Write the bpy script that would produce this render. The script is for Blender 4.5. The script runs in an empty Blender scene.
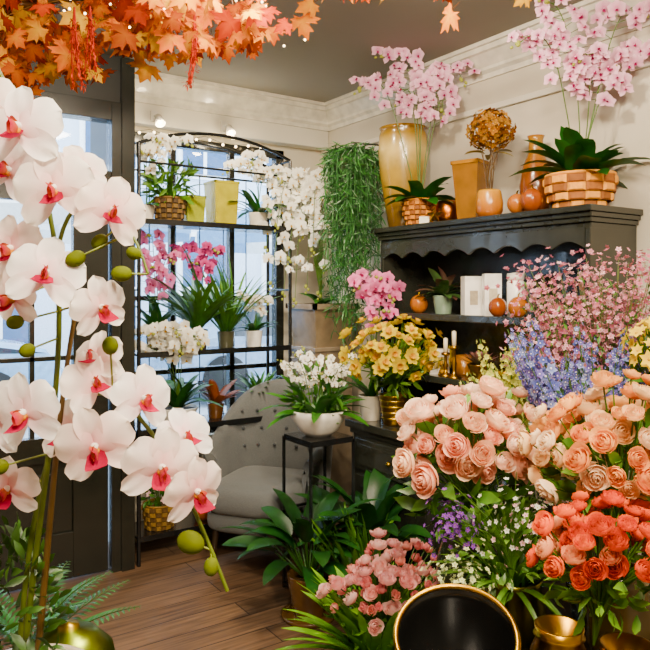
import bpy, math, random
import numpy as np
from math import pi, sin, cos, radians
rng=np.random.default_rng(11); random.seed(5)
R=lambda a,b: float(rng.uniform(a,b))
def lin(h):
    h=h.lstrip('#'); c=np.array([int(h[i:i+2],16)/255 for i in (0,2,4)])
    c=np.where(c<=.04045,c/12.92,((c+.055)/1.055)**2.4)
    l=c@np.array([.3,.6,.1]); c=np.clip(l+(c-l)*1.22,0.001,1)
    mx,mn=c.max(),c.min(); s=(mx-mn)/(mx+1e-6)
    if c[0]>c[1]>=c[2] and c[2]<.5*c[1]: c[1]+=.09*(c[0]-c[1])*s; c[2]*=(1-.3*s)
    return c*(1-.3*s*s)
def col(c): return lin(c) if isinstance(c,str) else np.array(c,float)
A=lambda *x: np.array(x,float)
CAM=np.array([-2.73,-4.07,1.5]); RT=np.array([.827,-.562,0]); FW=np.array([.562,.827,0])
def S(X,Y,Z=0.0):   # survey metres (right, forward of the standpoint) -> room metres
    p=CAM+RT*X+FW*Y; p[2]=Z; return p
def D(r,f,z): return RT*r+FW*f+np.array([0,0,z])
# ---------------------------------------------------------------- materials
def newmat(n):
    m=bpy.data.materials.new(n); m.use_nodes=True; nt=m.node_tree
    return m,nt,nt.nodes['Principled BSDF'],nt.nodes['Material Output']
def vmat(n,rough=.5,metal=0,transl=0,nscale=30,namt=.12,bump=0,coat=0,sheen=0):
    m,nt,b,o=newmat(n); N=nt.nodes; L=nt.links
    a=N.new('ShaderNodeAttribute'); a.attribute_name='Col'
    t=N.new('ShaderNodeTexCoord'); ns=N.new('ShaderNodeTexNoise'); ns.inputs['Scale'].default_value=nscale
    L.new(t.outputs['Object'],ns.inputs['Vector'])
    mr=N.new('ShaderNodeMapRange'); mr.inputs['To Min'].default_value=1-namt; mr.inputs['To Max'].default_value=1+namt
    mr.inputs['From Min'].default_value=.3; mr.inputs['From Max'].default_value=.7
    L.new(ns.outputs['Fac'],mr.inputs['Value'])
    mx=N.new('ShaderNodeVectorMath'); mx.operation='SCALE'
    L.new(a.outputs['Color'],mx.inputs[0]); L.new(mr.outputs['Result'],mx.inputs['Scale'])
    L.new(mx.outputs[0],b.inputs['Base Color'])
    b.inputs['Roughness'].default_value=rough; b.inputs['Metallic'].default_value=metal
    b.inputs['Coat Weight'].default_value=coat; b.inputs['Sheen Weight'].default_value=sheen
    if n=='petal': b.inputs['Specular IOR Level'].default_value=.1
    if bump:
        bp=N.new('ShaderNodeBump'); bp.inputs['Strength'].default_value=bump; bp.inputs['Distance'].default_value=.01
        L.new(ns.outputs['Fac'],bp.inputs['Height']); L.new(bp.outputs['Normal'],b.inputs['Normal'])
    if transl:
        tr=N.new('ShaderNodeBsdfTranslucent'); L.new(mx.outputs[0],tr.inputs['Color'])
        ms=N.new('ShaderNodeMixShader'); ms.inputs[0].default_value=transl
        L.new(b.outputs[0],ms.inputs[1]); L.new(tr.outputs[0],ms.inputs[2]); L.new(ms.outputs[0],o.inputs['Surface'])
    return m
def glassmat(n,tint=(1,1,1),gl=.1):
    m,nt,b,o=newmat(n); N=nt.nodes; L=nt.links; N.remove(b)
    t=N.new('ShaderNodeBsdfTransparent'); t.inputs[0].default_value=(*tint,1)
    g=N.new('ShaderNodeBsdfGlossy'); g.inputs['Roughness'].default_value=.03
    ms=N.new('ShaderNodeMixShader'); ms.inputs[0].default_value=gl
    L.new(t.outputs[0],ms.inputs[1]); L.new(g.outputs[0],ms.inputs[2]); L.new(ms.outputs[0],o.inputs['Surface']); return m
def emimat(n,s):
    m,nt,b,o=newmat(n); b.inputs['Base Color'].default_value=(1,.8,.5,1)
    b.inputs['Emission Color'].default_value=(1,.72,.38,1); b.inputs['Emission Strength'].default_value=s; return m
PET,LEAF,CER,MET,MAT,GLS,EMI,FAB,WOOD=range(9)
MATS=[vmat('petal',.65,0,.32,40,.06),vmat('leaf',.4,0,.15,25,.22),vmat('glazed_ceramic',.25,0,0,14,.16,.05,coat=.3),
 vmat('metal',.3,1,0,20,.2,.05),vmat('matte',.75,0,0,60,.15,.15),glassmat('clear_glass',(1,1,1),.06),emimat('bulb',14),
 vmat('fabric',.95,0,0,220,.18,.3,sheen=.2),vmat('wood',.45,0,0,18,.3,.1)]
# ---------------------------------------------------------------- builder
class B:
    def __init__(s,loc=(0,0,0)): s.loc=np.array(loc,float); s.v=[];s.q=[];s.c=[];s.m=[];s.s=[];s.n=0
    def add(s,T,M=None,mat=PET,tint=None,smooth=True):
        V,Q,C=T
        if M is not None: V=V@M[:3,:3].T+M[:3,3]
        if tint is not None: C=np.clip(C*np.array(tint),0,1)
        s.v.append(V); s.q.append(np.where(Q<0,-1,Q+s.n)); s.c.append(C); s.n+=len(V)
        s.m.append(np.full(len(Q),mat)); s.s.append(np.full(len(Q),smooth))
    def make(s,name,bevel=0,parent=None):
        V=np.concatenate(s.v);Q=np.concatenate(s.q);C=np.concatenate(s.c);Mi=np.concatenate(s.m);Sm=np.concatenate(s.s)
        used=sorted(set(Mi.tolist())); rm=np.zeros(20,int)
        me=bpy.data.meshes.new(name)
        for i,u in enumerate(used): rm[u]=i; me.materials.append(MATS[u])
        mask=Q>=0; loops=Q[mask]; sz=mask.sum(1); st=np.concatenate([[0],np.cumsum(sz)[:-1]])
        me.vertices.add(len(V)); me.vertices.foreach_set('co',V.astype(np.float32).ravel())
        me.loops.add(len(loops)); me.loops.foreach_set('vertex_index',loops.astype(np.int32))
        me.polygons.add(len(Q)); me.polygons.foreach_set('loop_start',st.astype(np.int32))
        me.polygons.foreach_set('material_index',rm[Mi].astype(np.int32)); me.polygons.foreach_set('use_smooth',Sm.astype(bool))
        me.update(calc_edges=True)
        ca=me.color_attributes.new('Col','FLOAT_COLOR','POINT')
        ca.data.foreach_set('color',np.concatenate([C,np.ones((len(C),1))],1).astype(np.float32).ravel())
        me.validate()
        o=bpy.data.objects.new(name,me); bpy.context.collection.objects.link(o); o.location=s.loc
        if bevel:
            md=o.modifiers.new('bevel','BEVEL'); md.width=bevel; md.segments=2; md.limit_method='ANGLE'
        return o
def I4(): return np.eye(4)
def Tr(x,y=0,z=0):
    M=I4(); M[:3,3]=(x if hasattr(x,'__len__') else (x,y,z)); return M
def Rz(a): M=I4(); M[0,0]=M[1,1]=cos(a); M[0,1]=-sin(a); M[1,0]=sin(a); return M
def Rx(a): M=I4(); M[1,1]=M[2,2]=cos(a); M[1,2]=-sin(a); M[2,1]=sin(a); return M
def Ry(a): M=I4(); M[0,0]=M[2,2]=cos(a); M[0,2]=sin(a); M[2,0]=-sin(a); return M
def Sc(x,y=None,z=None):
    y=x if y is None else y; z=x if z is None else z; return np.diag([x,y,z,1.])
def nrm(v): v=np.array(v,float); return v/(np.linalg.norm(v)+1e-9)
def frame(loc,n,s=1,spin=0):   # local Z -> n, local Y ~ up
    z=nrm(n); up=np.array([0,0,1.]) if abs(z[2])<.97 else nrm([.3,1,0])
    x=nrm(np.cross(up,z)); y=np.cross(z,x); M=I4(); M[:3,0]=x;M[:3,1]=y;M[:3,2]=z; M[:3,3]=loc
    return M@Rz(spin)@Sc(s)
def dirframe(loc,d,s=1,roll=0):  # local Y -> d
    y=nrm(d); up=np.array([0,0,1.]) if abs(y[2])<.97 else np.array([1.,0,0])
    x=nrm(np.cross(y,up)); z=np.cross(x,y); M=I4(); M[:3,0]=x;M[:3,1]=y;M[:3,2]=z; M[:3,3]=loc
    return M@Ry(roll)@Sc(s)
def merge(*Ts):
    v=[];q=[];c=[];n=0
    for V,Q,C in Ts: v.append(V);q.append(np.where(Q<0,-1,Q+n));c.append(C);n+=len(V)
    return np.concatenate(v),np.concatenate(q),np.concatenate(c)
def tf(T,M): return (T[0]@M[:3,:3].T+M[:3,3],T[1],T[2])
def gridQ(nu,nv,wrap=False):
    q=[]
    nc=nv if wrap else nv+1
    for i in range(nu):
        for j in range(nv):
            a=i*nc+j; b=i*nc+(j+1)%nc; q.append((a,b,b+nc,a+nc))
    return np.array(q)
def petalT(L,W,bend=0,cup=0,c0='#ffffff',c1='#ffffff',nu=5,nv=4,a=.6,b=.35,p=1.,ruf=0,base=.12,ce=None):
    u=np.linspace(0,1,nu+1)[:,None]; v=np.linspace(-1,1,nv+1)[None,:]
    w=(u**a)*((1-u)**b); w=w/(np.max(((np.linspace(0,1,60))**a)*((1-np.linspace(0,1,60))**b)))
    w=W*(w+base*(1-u)*(u<.3))/2
    if abs(bend)<1e-3: y=L*u; z=0*u
    else: y=L*np.sin(bend*u)/bend; z=L*(1-np.cos(bend*u))/bend
    X=v*w; Y=y+0*v; Z=z+cup*(v**2)*w+ruf*L*np.sin(v*5+u*3)*u
    t=(u**p)+0*v; C=col(c0)[None,None,:]*(1-t[...,None])+col(c1)[None,None,:]*t[...,None]
    if ce is not None:
        e=(np.abs(v)**2+0*u)[...,None]*.6; C=C*(1-e)+col(ce)*e
    return (np.stack([X,Y,Z],-1).reshape(-1,3),gridQ(nu,nv),C.reshape(-1,3))
def latheT(prof,seg=28,c='#888888',sq=1):
    prof=np.array(prof,float); n=len(prof); th=np.arange(seg)/seg*2*pi
    V=np.stack([prof[:,0][:,None]*np.cos(th),prof[:,0][:,None]*np.sin(th),prof[:,1][:,None]+0*th],-1).reshape(-1,3)
    cc=np.array([col(x) for x in c]) if isinstance(c,list) else np.tile(col(c),(n,1))
    return (V,gridQ(n-1,seg,True),np.repeat(cc,seg,0))
def ballT(r=1,c='#888888',seg=12,rings=7,sz=1,rib=0):
    a=np.linspace(-pi/2,pi/2,rings+1); T=latheT([(max(1e-4,r*cos(x)),r*sz*sin(x)) for x in a],seg,c)
    if rib:
        V=T[0].copy(); th=np.arctan2(V[:,1],V[:,0]); k=1+rib*np.abs(np.cos(th*4)); V[:,0]*=k;V[:,1]*=k; T=(V,T[1],T[2])
    return T
def tubeT(pts,r0=.003,r1=None,seg=6,c='#4c6b2c'):
    pts=np.array(pts,float); n=len(pts); r1=r0 if r1 is None else r1
    tg=np.gradient(pts,axis=0); vs=[]
    ref=np.array([.31,.2,.93]) 
    for i in range(n):
        t=nrm(tg[i]); a=np.cross(t,ref)
        if np.linalg.norm(a)<.1: a=np.cross(t,[1,0,0])
        a=nrm(a); b=np.cross(t,a); r=r0+(r1-r0)*i/(n-1); th=np.arange(seg)/seg*2*pi
        vs.append(pts[i]+r*(np.cos(th)[:,None]*a+np.sin(th)[:,None]*b))
    V=np.concatenate(vs); return (V,gridQ(n-1,seg,True),np.tile(col(c),(len(V),1)))
def bez(P,n=12):
    P=[np.array(p,float) for p in P]; out=[]
    for t in np.linspace(0,1,n):
        Q=P
        while len(Q)>1: Q=[Q[i]*(1-t)+Q[i+1]*t for i in range(len(Q)-1)]
        out.append(Q[0])
    return np.array(out)
BQ=np.array([(0,3,2,1),(4,5,6,7),(0,1,5,4),(1,2,6,5),(2,3,7,6),(3,0,4,7)])
def boxT(x0,x1,y0,y1,z0,z1,c='#888888',taper=1):
    cx,cy=(x0+x1)/2,(y0+y1)/2
    f=lambda x,y,z,k:(cx+(x-cx)*k,cy+(y-cy)*k,z)
    V=np.array([f(x0,y0,z0,taper),f(x1,y0,z0,taper),f(x1,y1,z0,taper),f(x0,y1,z0,taper),(x0,y0,z1),(x1,y0,z1),(x1,y1,z1),(x0,y1,z1)],float)
    return (V,BQ.copy(),np.tile(col(c),(8,1)))
# ---------------------------------------------------------------- flower templates
def orchidT(c0,c1,lip,hi=False,ce=None,yel='#f2a020',pp=.55):
    nu,nv=(10,8) if hi else (3,2); ps=[]
    for a,L,W,z,bd,cu in [(0,1.04,.66,0,-.35,.2),(128,1.04,.62,0,-.3,.2),(-128,1.04,.62,0,-.3,.2),(66,1.0,1.02,.07,-.45,-.2),(-66,1.0,1.02,.07,-.45,-.2)]:
        P=petalT(L,W,bd,cu,c0,c1,nu,nv,a=.62 if W<1 else .6,b=.42,p=pp,ruf=.03 if hi else 0,ce=ce)
        ps.append(tf(P,Tr(0,0,z)@Rz(radians(a))@Rx(.1)))
    ln=6 if hi else 2; k=1.25 if hi else 1
    ps.append(tf(petalT(.55*k,.44*k,1.5,.5,lip,lip,ln,4 if hi else 2,a=.5,b=.3),Tr(0,-.02,.08)@Rz(pi)@Rx(.35)))
    for sgn in (1,-1):
        ps.append(tf(petalT(.34*k,.3*k,1.1,.6,yel if hi else lip,lip,ln,4 if hi else 2,p=.7),Tr(0,0,.08)@Rz(sgn*radians(75))@Rx(.9)))
    ps.append(tf(ballT(.1,c1,8,5,1.3),Tr(0,.06,.14)))
    ps.append(tf(ballT(.1,yel if hi else lip,8,5,1),Tr(0,-.06,.12)))
    return merge(*ps)
def roseT(cin,cout,n=16,tight=1.0,nu=5,nv=4,curl=.12,open_=1.0):
    # cupped, overlapping petals: inner ones close over the heart, outer ones open with a rolled rim
    ps=[]
    for i in range(n):
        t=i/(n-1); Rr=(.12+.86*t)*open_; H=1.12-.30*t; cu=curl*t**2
        hw=radians(88-26*t); az=i*2.39996
        u=np.linspace(0,1,nu+1)[:,None]; v=np.linspace(-1,1,nv+1)[None,:]
        taper=np.sin(np.minimum(.25+u*.95,1)*pi/2)*np.where(u>.85,1-.35*(u-.85)/.15,1)
        a=az+v*hw*taper
        r=Rr*(.25+.75*np.sin(np.minimum(u*1.35,1)*pi/2))*(1-.34*(1-t)*u**3-.12*t*np.maximum(0,u-.6)) + cu*np.maximum(0,u-.7)*2.2 -.06*v*v*u + .03*np.sin(i*1.7+v*2)*u
        z=H*(u**1.15)*(1-.2*v*v*u)-cu*1.2*np.maximum(0,u-.85)
        X=r*np.cos(a);Y=r*np.sin(a);Z=z-.5+0*v
        k=np.clip(.35*t+.7*u**1.5,0,1)+0*v; C=col(cin)*(1-k[...,None])+col(cout)*k[...,None]  # deeper heart colour, plus shading between petals painted as darker bases
        ps.append((np.stack([X,Y,Z],-1).reshape(-1,3),gridQ(nu,nv),C.reshape(-1,3)))
    ps.append(tf(latheT([(.001,-.52),(.2,-.48),(.3,-.3)],8,'#5c8038'),I4()))
    return merge(*ps)
def starT(n,c0,c1,W=.7,bend=.4,nu=2,nv=2,cen='#e8c040',cr=.16):
    nu=max(nu,2)
    ps=[tf(petalT(1,W,bend,.2,c0,c1,nu,nv,a=.6,b=.4),Rz(2*pi*i/n)@Rx(.15)) for i in range(n)]
    ps.append(tf(ballT(cr,cen,6,4,.8),Tr(0,0,.06)))
    return merge(*ps)
def daffT(k=1.):
    y0,y1,y2=A(.8,.58,0)*k,A(.9,.70,0)*k,A(.78,.42,0)*k
    ps=[tf(petalT(1,.62,.25,.2,y0,y1,4,3,a=.6,b=.5),Rz(2*pi*i/6)@Rx(.2)) for i in range(6)]
    ps.append(latheT([(.1,0),(.2,.12),(.24,.35),(.34,.6),(.31,.6),(.2,.3),(.02,.1)],12,y2))
    return merge(*ps)
def mapleT(c0,c1):
    h=[(0,0),(.1,-.02),(.36,-.2),(.34,-.06),(.62,-.06),(.5,.08),(.9,.36),(.64,.38),(.66,.52),(.38,.38),(.3,.44),(.4,.8),(.22,.74),(0,1.12)]
    out=h+[(-x,y) for x,y in h[-2:0:-1]]
    V=[(0,.22,0)]+[(x,y,-.25*x*x-.12*(y-.3)**2+.03*((i%3)-1)) for i,(x,y) in enumerate(out)]
    n=len(out); Q=[(0,1+i,1+(i+1)%n,-1) for i in range(n)]
    C=[col(c0)]+[col(c1)]*n
    T=(np.array(V),np.array(Q),np.array(C))
    return merge(T,tubeT([(0,-.45,-.1),(0,-.2,0),(0,0,0)],.015,.012,4,'#8a4a18'))
LF=lambda c0,c1,L=1,W=.35,bend=-.6,nu=3,nv=2: petalT(L,W,bend,.25,c0,c1,nu,nv,a=.7,b=.7)
def leaf(b,base,d,L,W,bend,c0,c1,roll=0,nu=7,nv=2,a=.55,bb=.6,cup=.3):
    b.add(petalT(L,W,-bend,cup,c0,c1,nu,nv,a=a,b=bb,base=.3),dirframe(base,d,1,roll),LEAF)
def straps(b,n,L,W,el=(20,60),bend=1.0,cols=('#2f5a24','#4c8034'),base=(0,0,0),r=.02,az0=None,a=.45,bb=.5):
    for i in range(n):
        az=(i*2.39996+R(-.3,.3)) if az0 is None else az0[i%len(az0)]+R(-.2,.2)
        e=radians(R(*el)); d=np.array([cos(az)*cos(e),sin(az)*cos(e),sin(e)])
        k=R(.8,1.15)
        leaf(b,np.array(base)+np.array([cos(az),sin(az),0])*r,d,L*R(.75,1.1),W*R(.85,1.1),bend*R(.6,1.2),col(cols[0])*k,col(cols[1])*k,R(-.25,.25),a=a,bb=bb)
def cloud(b,c,rad,n,L=.05,W=.02,cols=('#35602a','#5d8c3a'),shell=.5,zmin=-1,mat=LEAF,T=None):
    T=T or LF(cols[0],cols[1],1,W/L,-.8)
    for i in range(n):
        d=nrm(rng.normal(size=3)); 
        if d[2]<zmin: d[2]=-d[2]
        p=np.array(c)+d*np.array(rad)*R(shell,1)
        b.add(T,dirframe(p,nrm(d+rng.normal(size=3)*.5+np.array([0,0,.3])),L*R(.7,1.3),R(-3,3)),mat,R(.7,1.25))
def fib(n,zmin):
    out=[];k=0;N=int(n*2/(1-zmin))+1
    for i in range(N):
        z=1-(2*i+1)/N
        if z<zmin: break
        a=i*2.39996; r=math.sqrt(1-z*z); out.append(np.array([r*cos(a),r*sin(a),z]))
    return out
def bouquet(b,c,rad,n,Ts,size,base,zmin=-.15,jit=.12,stemc='#54792f',upmix=.25,stems=True,tr=(.88,1.1)):
    for d in fib(n,zmin):
        p=np.array(c)+d*np.array(rad)*R(1-jit*1.5,1+jit)+rng.normal(size=3)*jit*.15*min(rad)
        nn=nrm(d/np.array(rad)*min(rad)+np.array([0,0,upmix])+rng.normal(size=3)*.18)
        s=R(*size); b.add(Ts[int(rng.integers(len(Ts)))],frame(p,nn,s,R(0,6)),PET,R(*tr))
        if stems: b.add(tubeT(bez([base,np.array(c)*.6+np.array(base)*.4,p-nn*s*.4],5),.0025,.002,4,stemc),None,LEAF)
def ostem(b,P,n,r,T,face,start=.4,stemc='#5a7a35',jit=.35,rs=.0028,spread=.8,buds=3):
    C=bez(P,20); b.add(tubeT(C,rs,rs*.7,5,stemc),None,LEAF); f=nrm(face); side=nrm(np.cross(f,[0,0,1]))
    for i in range(n):
        t=start+(1-start)*(i+.3)/n; p=C[min(19,int(t*19))]
        q=p+side*(1 if i%2 else -1)*r*spread*R(.5,1.3)+np.array([0,0,R(-.5,.7)*r])+f*R(.2,.9)*r
        b.add(tubeT([p,(p+q)/2+np.array([0,0,.1*r]),q-f*r*.05],rs*.6,rs*.6,4,stemc),None,LEAF)
        b.add(T,frame(q,f+rng.normal(size=3)*jit,r*R(.85,1.1),R(-.3,.3)),PET,R(.9,1.08))
    tg=nrm(C[-1]-C[-2])
    for i in range(buds): b.add(ballT(r*(.28-.05*i),'#b7bd6a',8,5,1.3),frame(C[-1]+tg*r*.5*(i+.3)+side*r*.2*(-1)**i,tg),PET)
def vface(loc): v=CAM-np.array(loc); v[2]=0; return nrm(v)
def potprof(r0,r1,h,t=.008): return [(0.001,.0),(r0,.0),(r0*1.02,.003),((r0+r1)/2*1.01,h/2),(r1,h*.97),(r1,h),(r1-t,h),(r1-t*1.3,h*.85),(.001,h*.85)]
def soil(b,r,z): b.add(latheT([(.001,z),(r,z-.002)],16,'#3a2a1c'),None,MAT)
def weave(b,r0,r1,h,ca,cb,rows=6,n=20,mat=MAT,belly=0):
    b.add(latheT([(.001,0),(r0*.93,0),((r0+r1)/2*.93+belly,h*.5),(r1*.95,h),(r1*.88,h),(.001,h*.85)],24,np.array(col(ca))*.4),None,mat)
    for j in range(rows):
        for i in range(n):
            t=(j+.5)/rows; r=r0+(r1-r0)*t+belly*sin(pi*t); z=t*h; a=2*pi*i/n
            w=2*pi*r/n*.5; hh=h/rows*.5; o=(i+j)%2
            c=col(ca if o else cb)
            b.add((np.array([(-w,0,-hh),(w,0,-hh),(w,0,hh),(-w,0,hh),(-w*.7,-.006-.004*o,-hh*.7),(w*.7,-.006-.004*o,-hh*.7),(w*.7,-.006-.004*o,hh*.7),(-w*.7,-.006-.004*o,hh*.7)]),
              np.array([(4,5,6,7),(0,1,5,4),(1,2,6,5),(2,3,7,6),(3,0,4,7)]),np.tile(c,(8,1))),Rz(a+pi/2)@Tr(0,-r,z),mat,R(.85,1.15),False)
    T=latheT([(r1*.98,h),(r1*1.04,h+.004),(r1*1.03,h+.012),(r1*.95,h+.012),(r1*.94,h)],24,ca); b.add(T,None,mat)
# ---------------------------------------------------------------- room
def room_box(name,x0,x1,y0,y1,z0,z1,mat,bevel=0):
    me=bpy.data.meshes.new(name); V=boxT(x0,x1,y0,y1,z0,z1)[0]
    me.from_pydata([tuple(v) for v in V],[],[tuple(int(i) for i in q) for q in BQ]); me.materials.append(mat); me.update()
    o=bpy.data.objects.new(name,me); bpy.context.collection.objects.link(o)
    if bevel: md=o.modifiers.new('bevel','BEVEL'); md.width=bevel; md.segments=2
    return o
def plaster(n,c,s=6,amt=.05,rough=.85):
    m,nt,b,o=newmat(n); N=nt.nodes;L=nt.links
    t=N.new('ShaderNodeTexCoord'); ns=N.new('ShaderNodeTexNoise'); ns.inputs['Scale'].default_value=s; ns.inputs['Detail'].default_value=6
    L.new(t.outputs['Object'],ns.inputs['Vector']); r=N.new('ShaderNodeValToRGB'); c=col(c)
    r.color_ramp.elements[0].color=(*(c*(1-amt*2)),1); r.color_ramp.elements[1].color=(*np.clip(c*(1+amt),0,1),1)
    L.new(ns.outputs['Fac'],r.inputs['Fac']); L.new(r.outputs['Color'],b.inputs['Base Color']); b.inputs['Roughness'].default_value=rough
    bp=N.new('ShaderNodeBump'); bp.inputs['Strength'].default_value=.08; L.new(ns.outputs['Fac'],bp.inputs['Height']); L.new(bp.outputs['Normal'],b.inputs['Normal'])
    return m
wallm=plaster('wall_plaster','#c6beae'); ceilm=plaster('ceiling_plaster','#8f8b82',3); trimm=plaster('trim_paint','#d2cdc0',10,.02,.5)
darkm=plaster('dark_paint','#1c1d19',8,.1,.4); streetm=plaster('street_asphalt','#b4bcc4',4,.1)
def woodfloor():
    m,nt,b,o=newmat('floor_boards'); N=nt.nodes;L=nt.links
    t=N.new('ShaderNodeTexCoord')
    br=N.new('ShaderNodeTexBrick'); br.inputs['Scale'].default_value=1; br.inputs['Brick Width'].default_value=2.4; br.inputs['Row Height'].default_value=.15
    br.inputs['Mortar Size'].default_value=.003; br.inputs['Color1'].default_value=(.18,.098,.047,1); br.inputs['Color2'].default_value=(.115,.062,.03,1); br.inputs['Mortar'].default_value=(.025,.013,.007,1)
    L.new(t.outputs['Object'],br.inputs['Vector'])
    mp=N.new('ShaderNodeMapping'); mp.inputs['Scale'].default_value=(1.5,22,1); L.new(t.outputs['Object'],mp.inputs['Vector'])
    ns=N.new('ShaderNodeTexNoise'); ns.inputs['Scale'].default_value=2.5; ns.inputs['Detail'].default_value=8; L.new(mp.outputs[0],ns.inputs['Vector'])
    mr=N.new('ShaderNodeMapRange'); mr.inputs['From Min'].default_value=.3; mr.inputs['From Max'].default_value=.7; mr.inputs['To Min'].default_value=.55; mr.inputs['To Max'].default_value=1.5
    L.new(ns.outputs['Fac'],mr.inputs['Value']); sc=N.new('ShaderNodeVectorMath'); sc.operation='SCALE'
    L.new(br.outputs['Color'],sc.inputs[0]); L.new(mr.outputs[0],sc.inputs['Scale']); L.new(sc.outputs[0],b.inputs['Base Color'])
    b.inputs['Roughness'].default_value=.5
    bp=N.new('ShaderNodeBump'); bp.inputs['Strength'].default_value=.15; L.new(ns.outputs['Fac'],bp.inputs['Height']); L.new(bp.outputs['Normal'],b.inputs['Normal'])
    return m
H=2.75
room_box('floor',-4.2,0.1,-5.4,.1,-.1,0,woodfloor())
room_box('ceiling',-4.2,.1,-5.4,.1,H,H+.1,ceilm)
room_box('wall_right',0,.1,-5.4,.1,0,H,wallm)
room_box('wall_left',-4.2,-4.1,-5.4,-.31,0,H,wallm)
room_box('wall_rear',-4.1,0,-5.4,-5.3,0,H,wallm)
WX0,WX1,WZ0,WZ1=-1.47,-.3,.6,2.44
room_box('wall_back',WX1,0,0,.1,0,H,wallm)
room_box('wall_back_sill',-1.5,WX1,0,.1,0,WZ0,wallm)
room_box('wall_back_header',-1.5,WX1,0,.1,WZ1,H,wallm)
room_box('trim_lintel',-1.495,-.001,-.1,-.001,2.47,H-.001,trimm,.006)
def cornice(name,axis,a0,a1,off=0):
    b=B(); pr=[(0,-.16),(.012,-.16),(.012,-.135),(.03,-.12),(.03,-.105),(.075,-.05),(.09,-.045),(.09,-.02),(.11,-.02),(.11,0)]
    V=[];
    for t in (a0,a1):
        for d,z in pr: V.append((t,-off-d-.001,H-.001+z) if axis=='x' else (-off-d-.001,t,H-.001+z))
    n=len(pr); Q=[(i,i+1,n+i+1,n+i) for i in range(n-1)]
    b.add((np.array(V),np.array(Q),np.tile(col('#d2cdc0'),(2*n,1))),None,CER,None,False); b.make(name)
cornice('trim_cornice_back','x',-1.49,0,.1); cornice('trim_cornice_right','y',-5.3,0)
room_box('baseboard_right',-.02,-.001,-5.3,-2.5,0,.14,trimm,.004)
room_box('trim_picture_rail',-.02,-.001,-5.3,-.11,2.42,2.45,trimm,.004)
room_box('wall_entrance_side',-1.56,-1.5,-.31,.1,0,H,darkm)
room_box('wall_entrance_left',-4.1,-2.55,-.35,-.27,0,H,darkm)
room_box('wall_entrance_header',-2.55,-1.5,-.35,-.27,2.5,H,darkm)
b=B((-2.03,-.31,0)); dk='#20211c'
def dbox(*a,c=dk,m=CER): b.add(boxT(*a,c=c),None,m,None,False)
dbox(.45,.529,-.06,.04,0,2.499); dbox(-.519,-.44,-.06,.04,0,2.499); dbox(-.44,.45,-.06,.04,2.4,2.499); dbox(-.44,.45,-.05,.03,2.06,2.13)
dbox(.26,.44,-.03,.02,.01,2.05); dbox(-.43,-.33,-.03,.02,.01,2.05); dbox(-.33,.26,-.03,.02,.01,.25); dbox(-.33,.26,-.03,.02,.62,.75); dbox(-.33,.26,-.03,.02,1.95,2.05)
dbox(-.33,.26,-.01,.01,.25,.62); dbox(-.25,.18,-.022,-.01,.31,.56)
for x in (-.14,.06): dbox(x-.012,x+.012,-.025,.015,.75,1.95)
for z in (1.15,1.55): dbox(-.33,.26,-.025,.015,z-.012,z+.012)
dbox(-.33,.26,-.006,-.002,.75,1.95,c='#ffffff',m=GLS); dbox(-.44,.45,-.006,-.002,2.13,2.4,c='#ffffff',m=GLS)
for x in (-.14,.16): dbox(x-.012,x+.012,-.04,.02,2.13,2.4)
dbox(.32,.40,-.042,-.03,.95,1.2,c='#b08a3a',m=MET); b.add(tubeT([(.36,-.04,1.08),(.36,-.09,1.08),(.27,-.09,1.08)],.01,.009,8,'#c49a45'),None,MET)
dbox(.5,.57,-.075,-.0405,0,2.74)
b.make('door_1',.004)
b=B((-.885,.03,0)); hw=.585
dbox(-hw+.001,-hw+.06,-.03,.03,WZ0,WZ1-.001); dbox(hw-.06,hw-.001,-.03,.03,WZ0,WZ1-.001); dbox(-hw,hw-.001,-.03,.03,WZ0+.001,WZ0+.06); dbox(-hw,hw-.001,-.03,.03,WZ1-.06,WZ1-.001)
for x in (-.2,.2): dbox(x-.018,x+.018,-.025,.025,WZ0+.06,WZ1-.06)
for z in (1.0,1.45,1.9): dbox(-hw+.06,hw-.06,-.025,.025,z-.015,z+.015)
dbox(-hw+.06,hw-.06,-.004,.0,WZ0+.06,WZ1-.06,c='#ffffff',m=GLS)
b.make('window_1',.003)
room_box('trim_windowsill',-1.49,-.27,-.06,-.001,.56,.6,trimm,.005)
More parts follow.
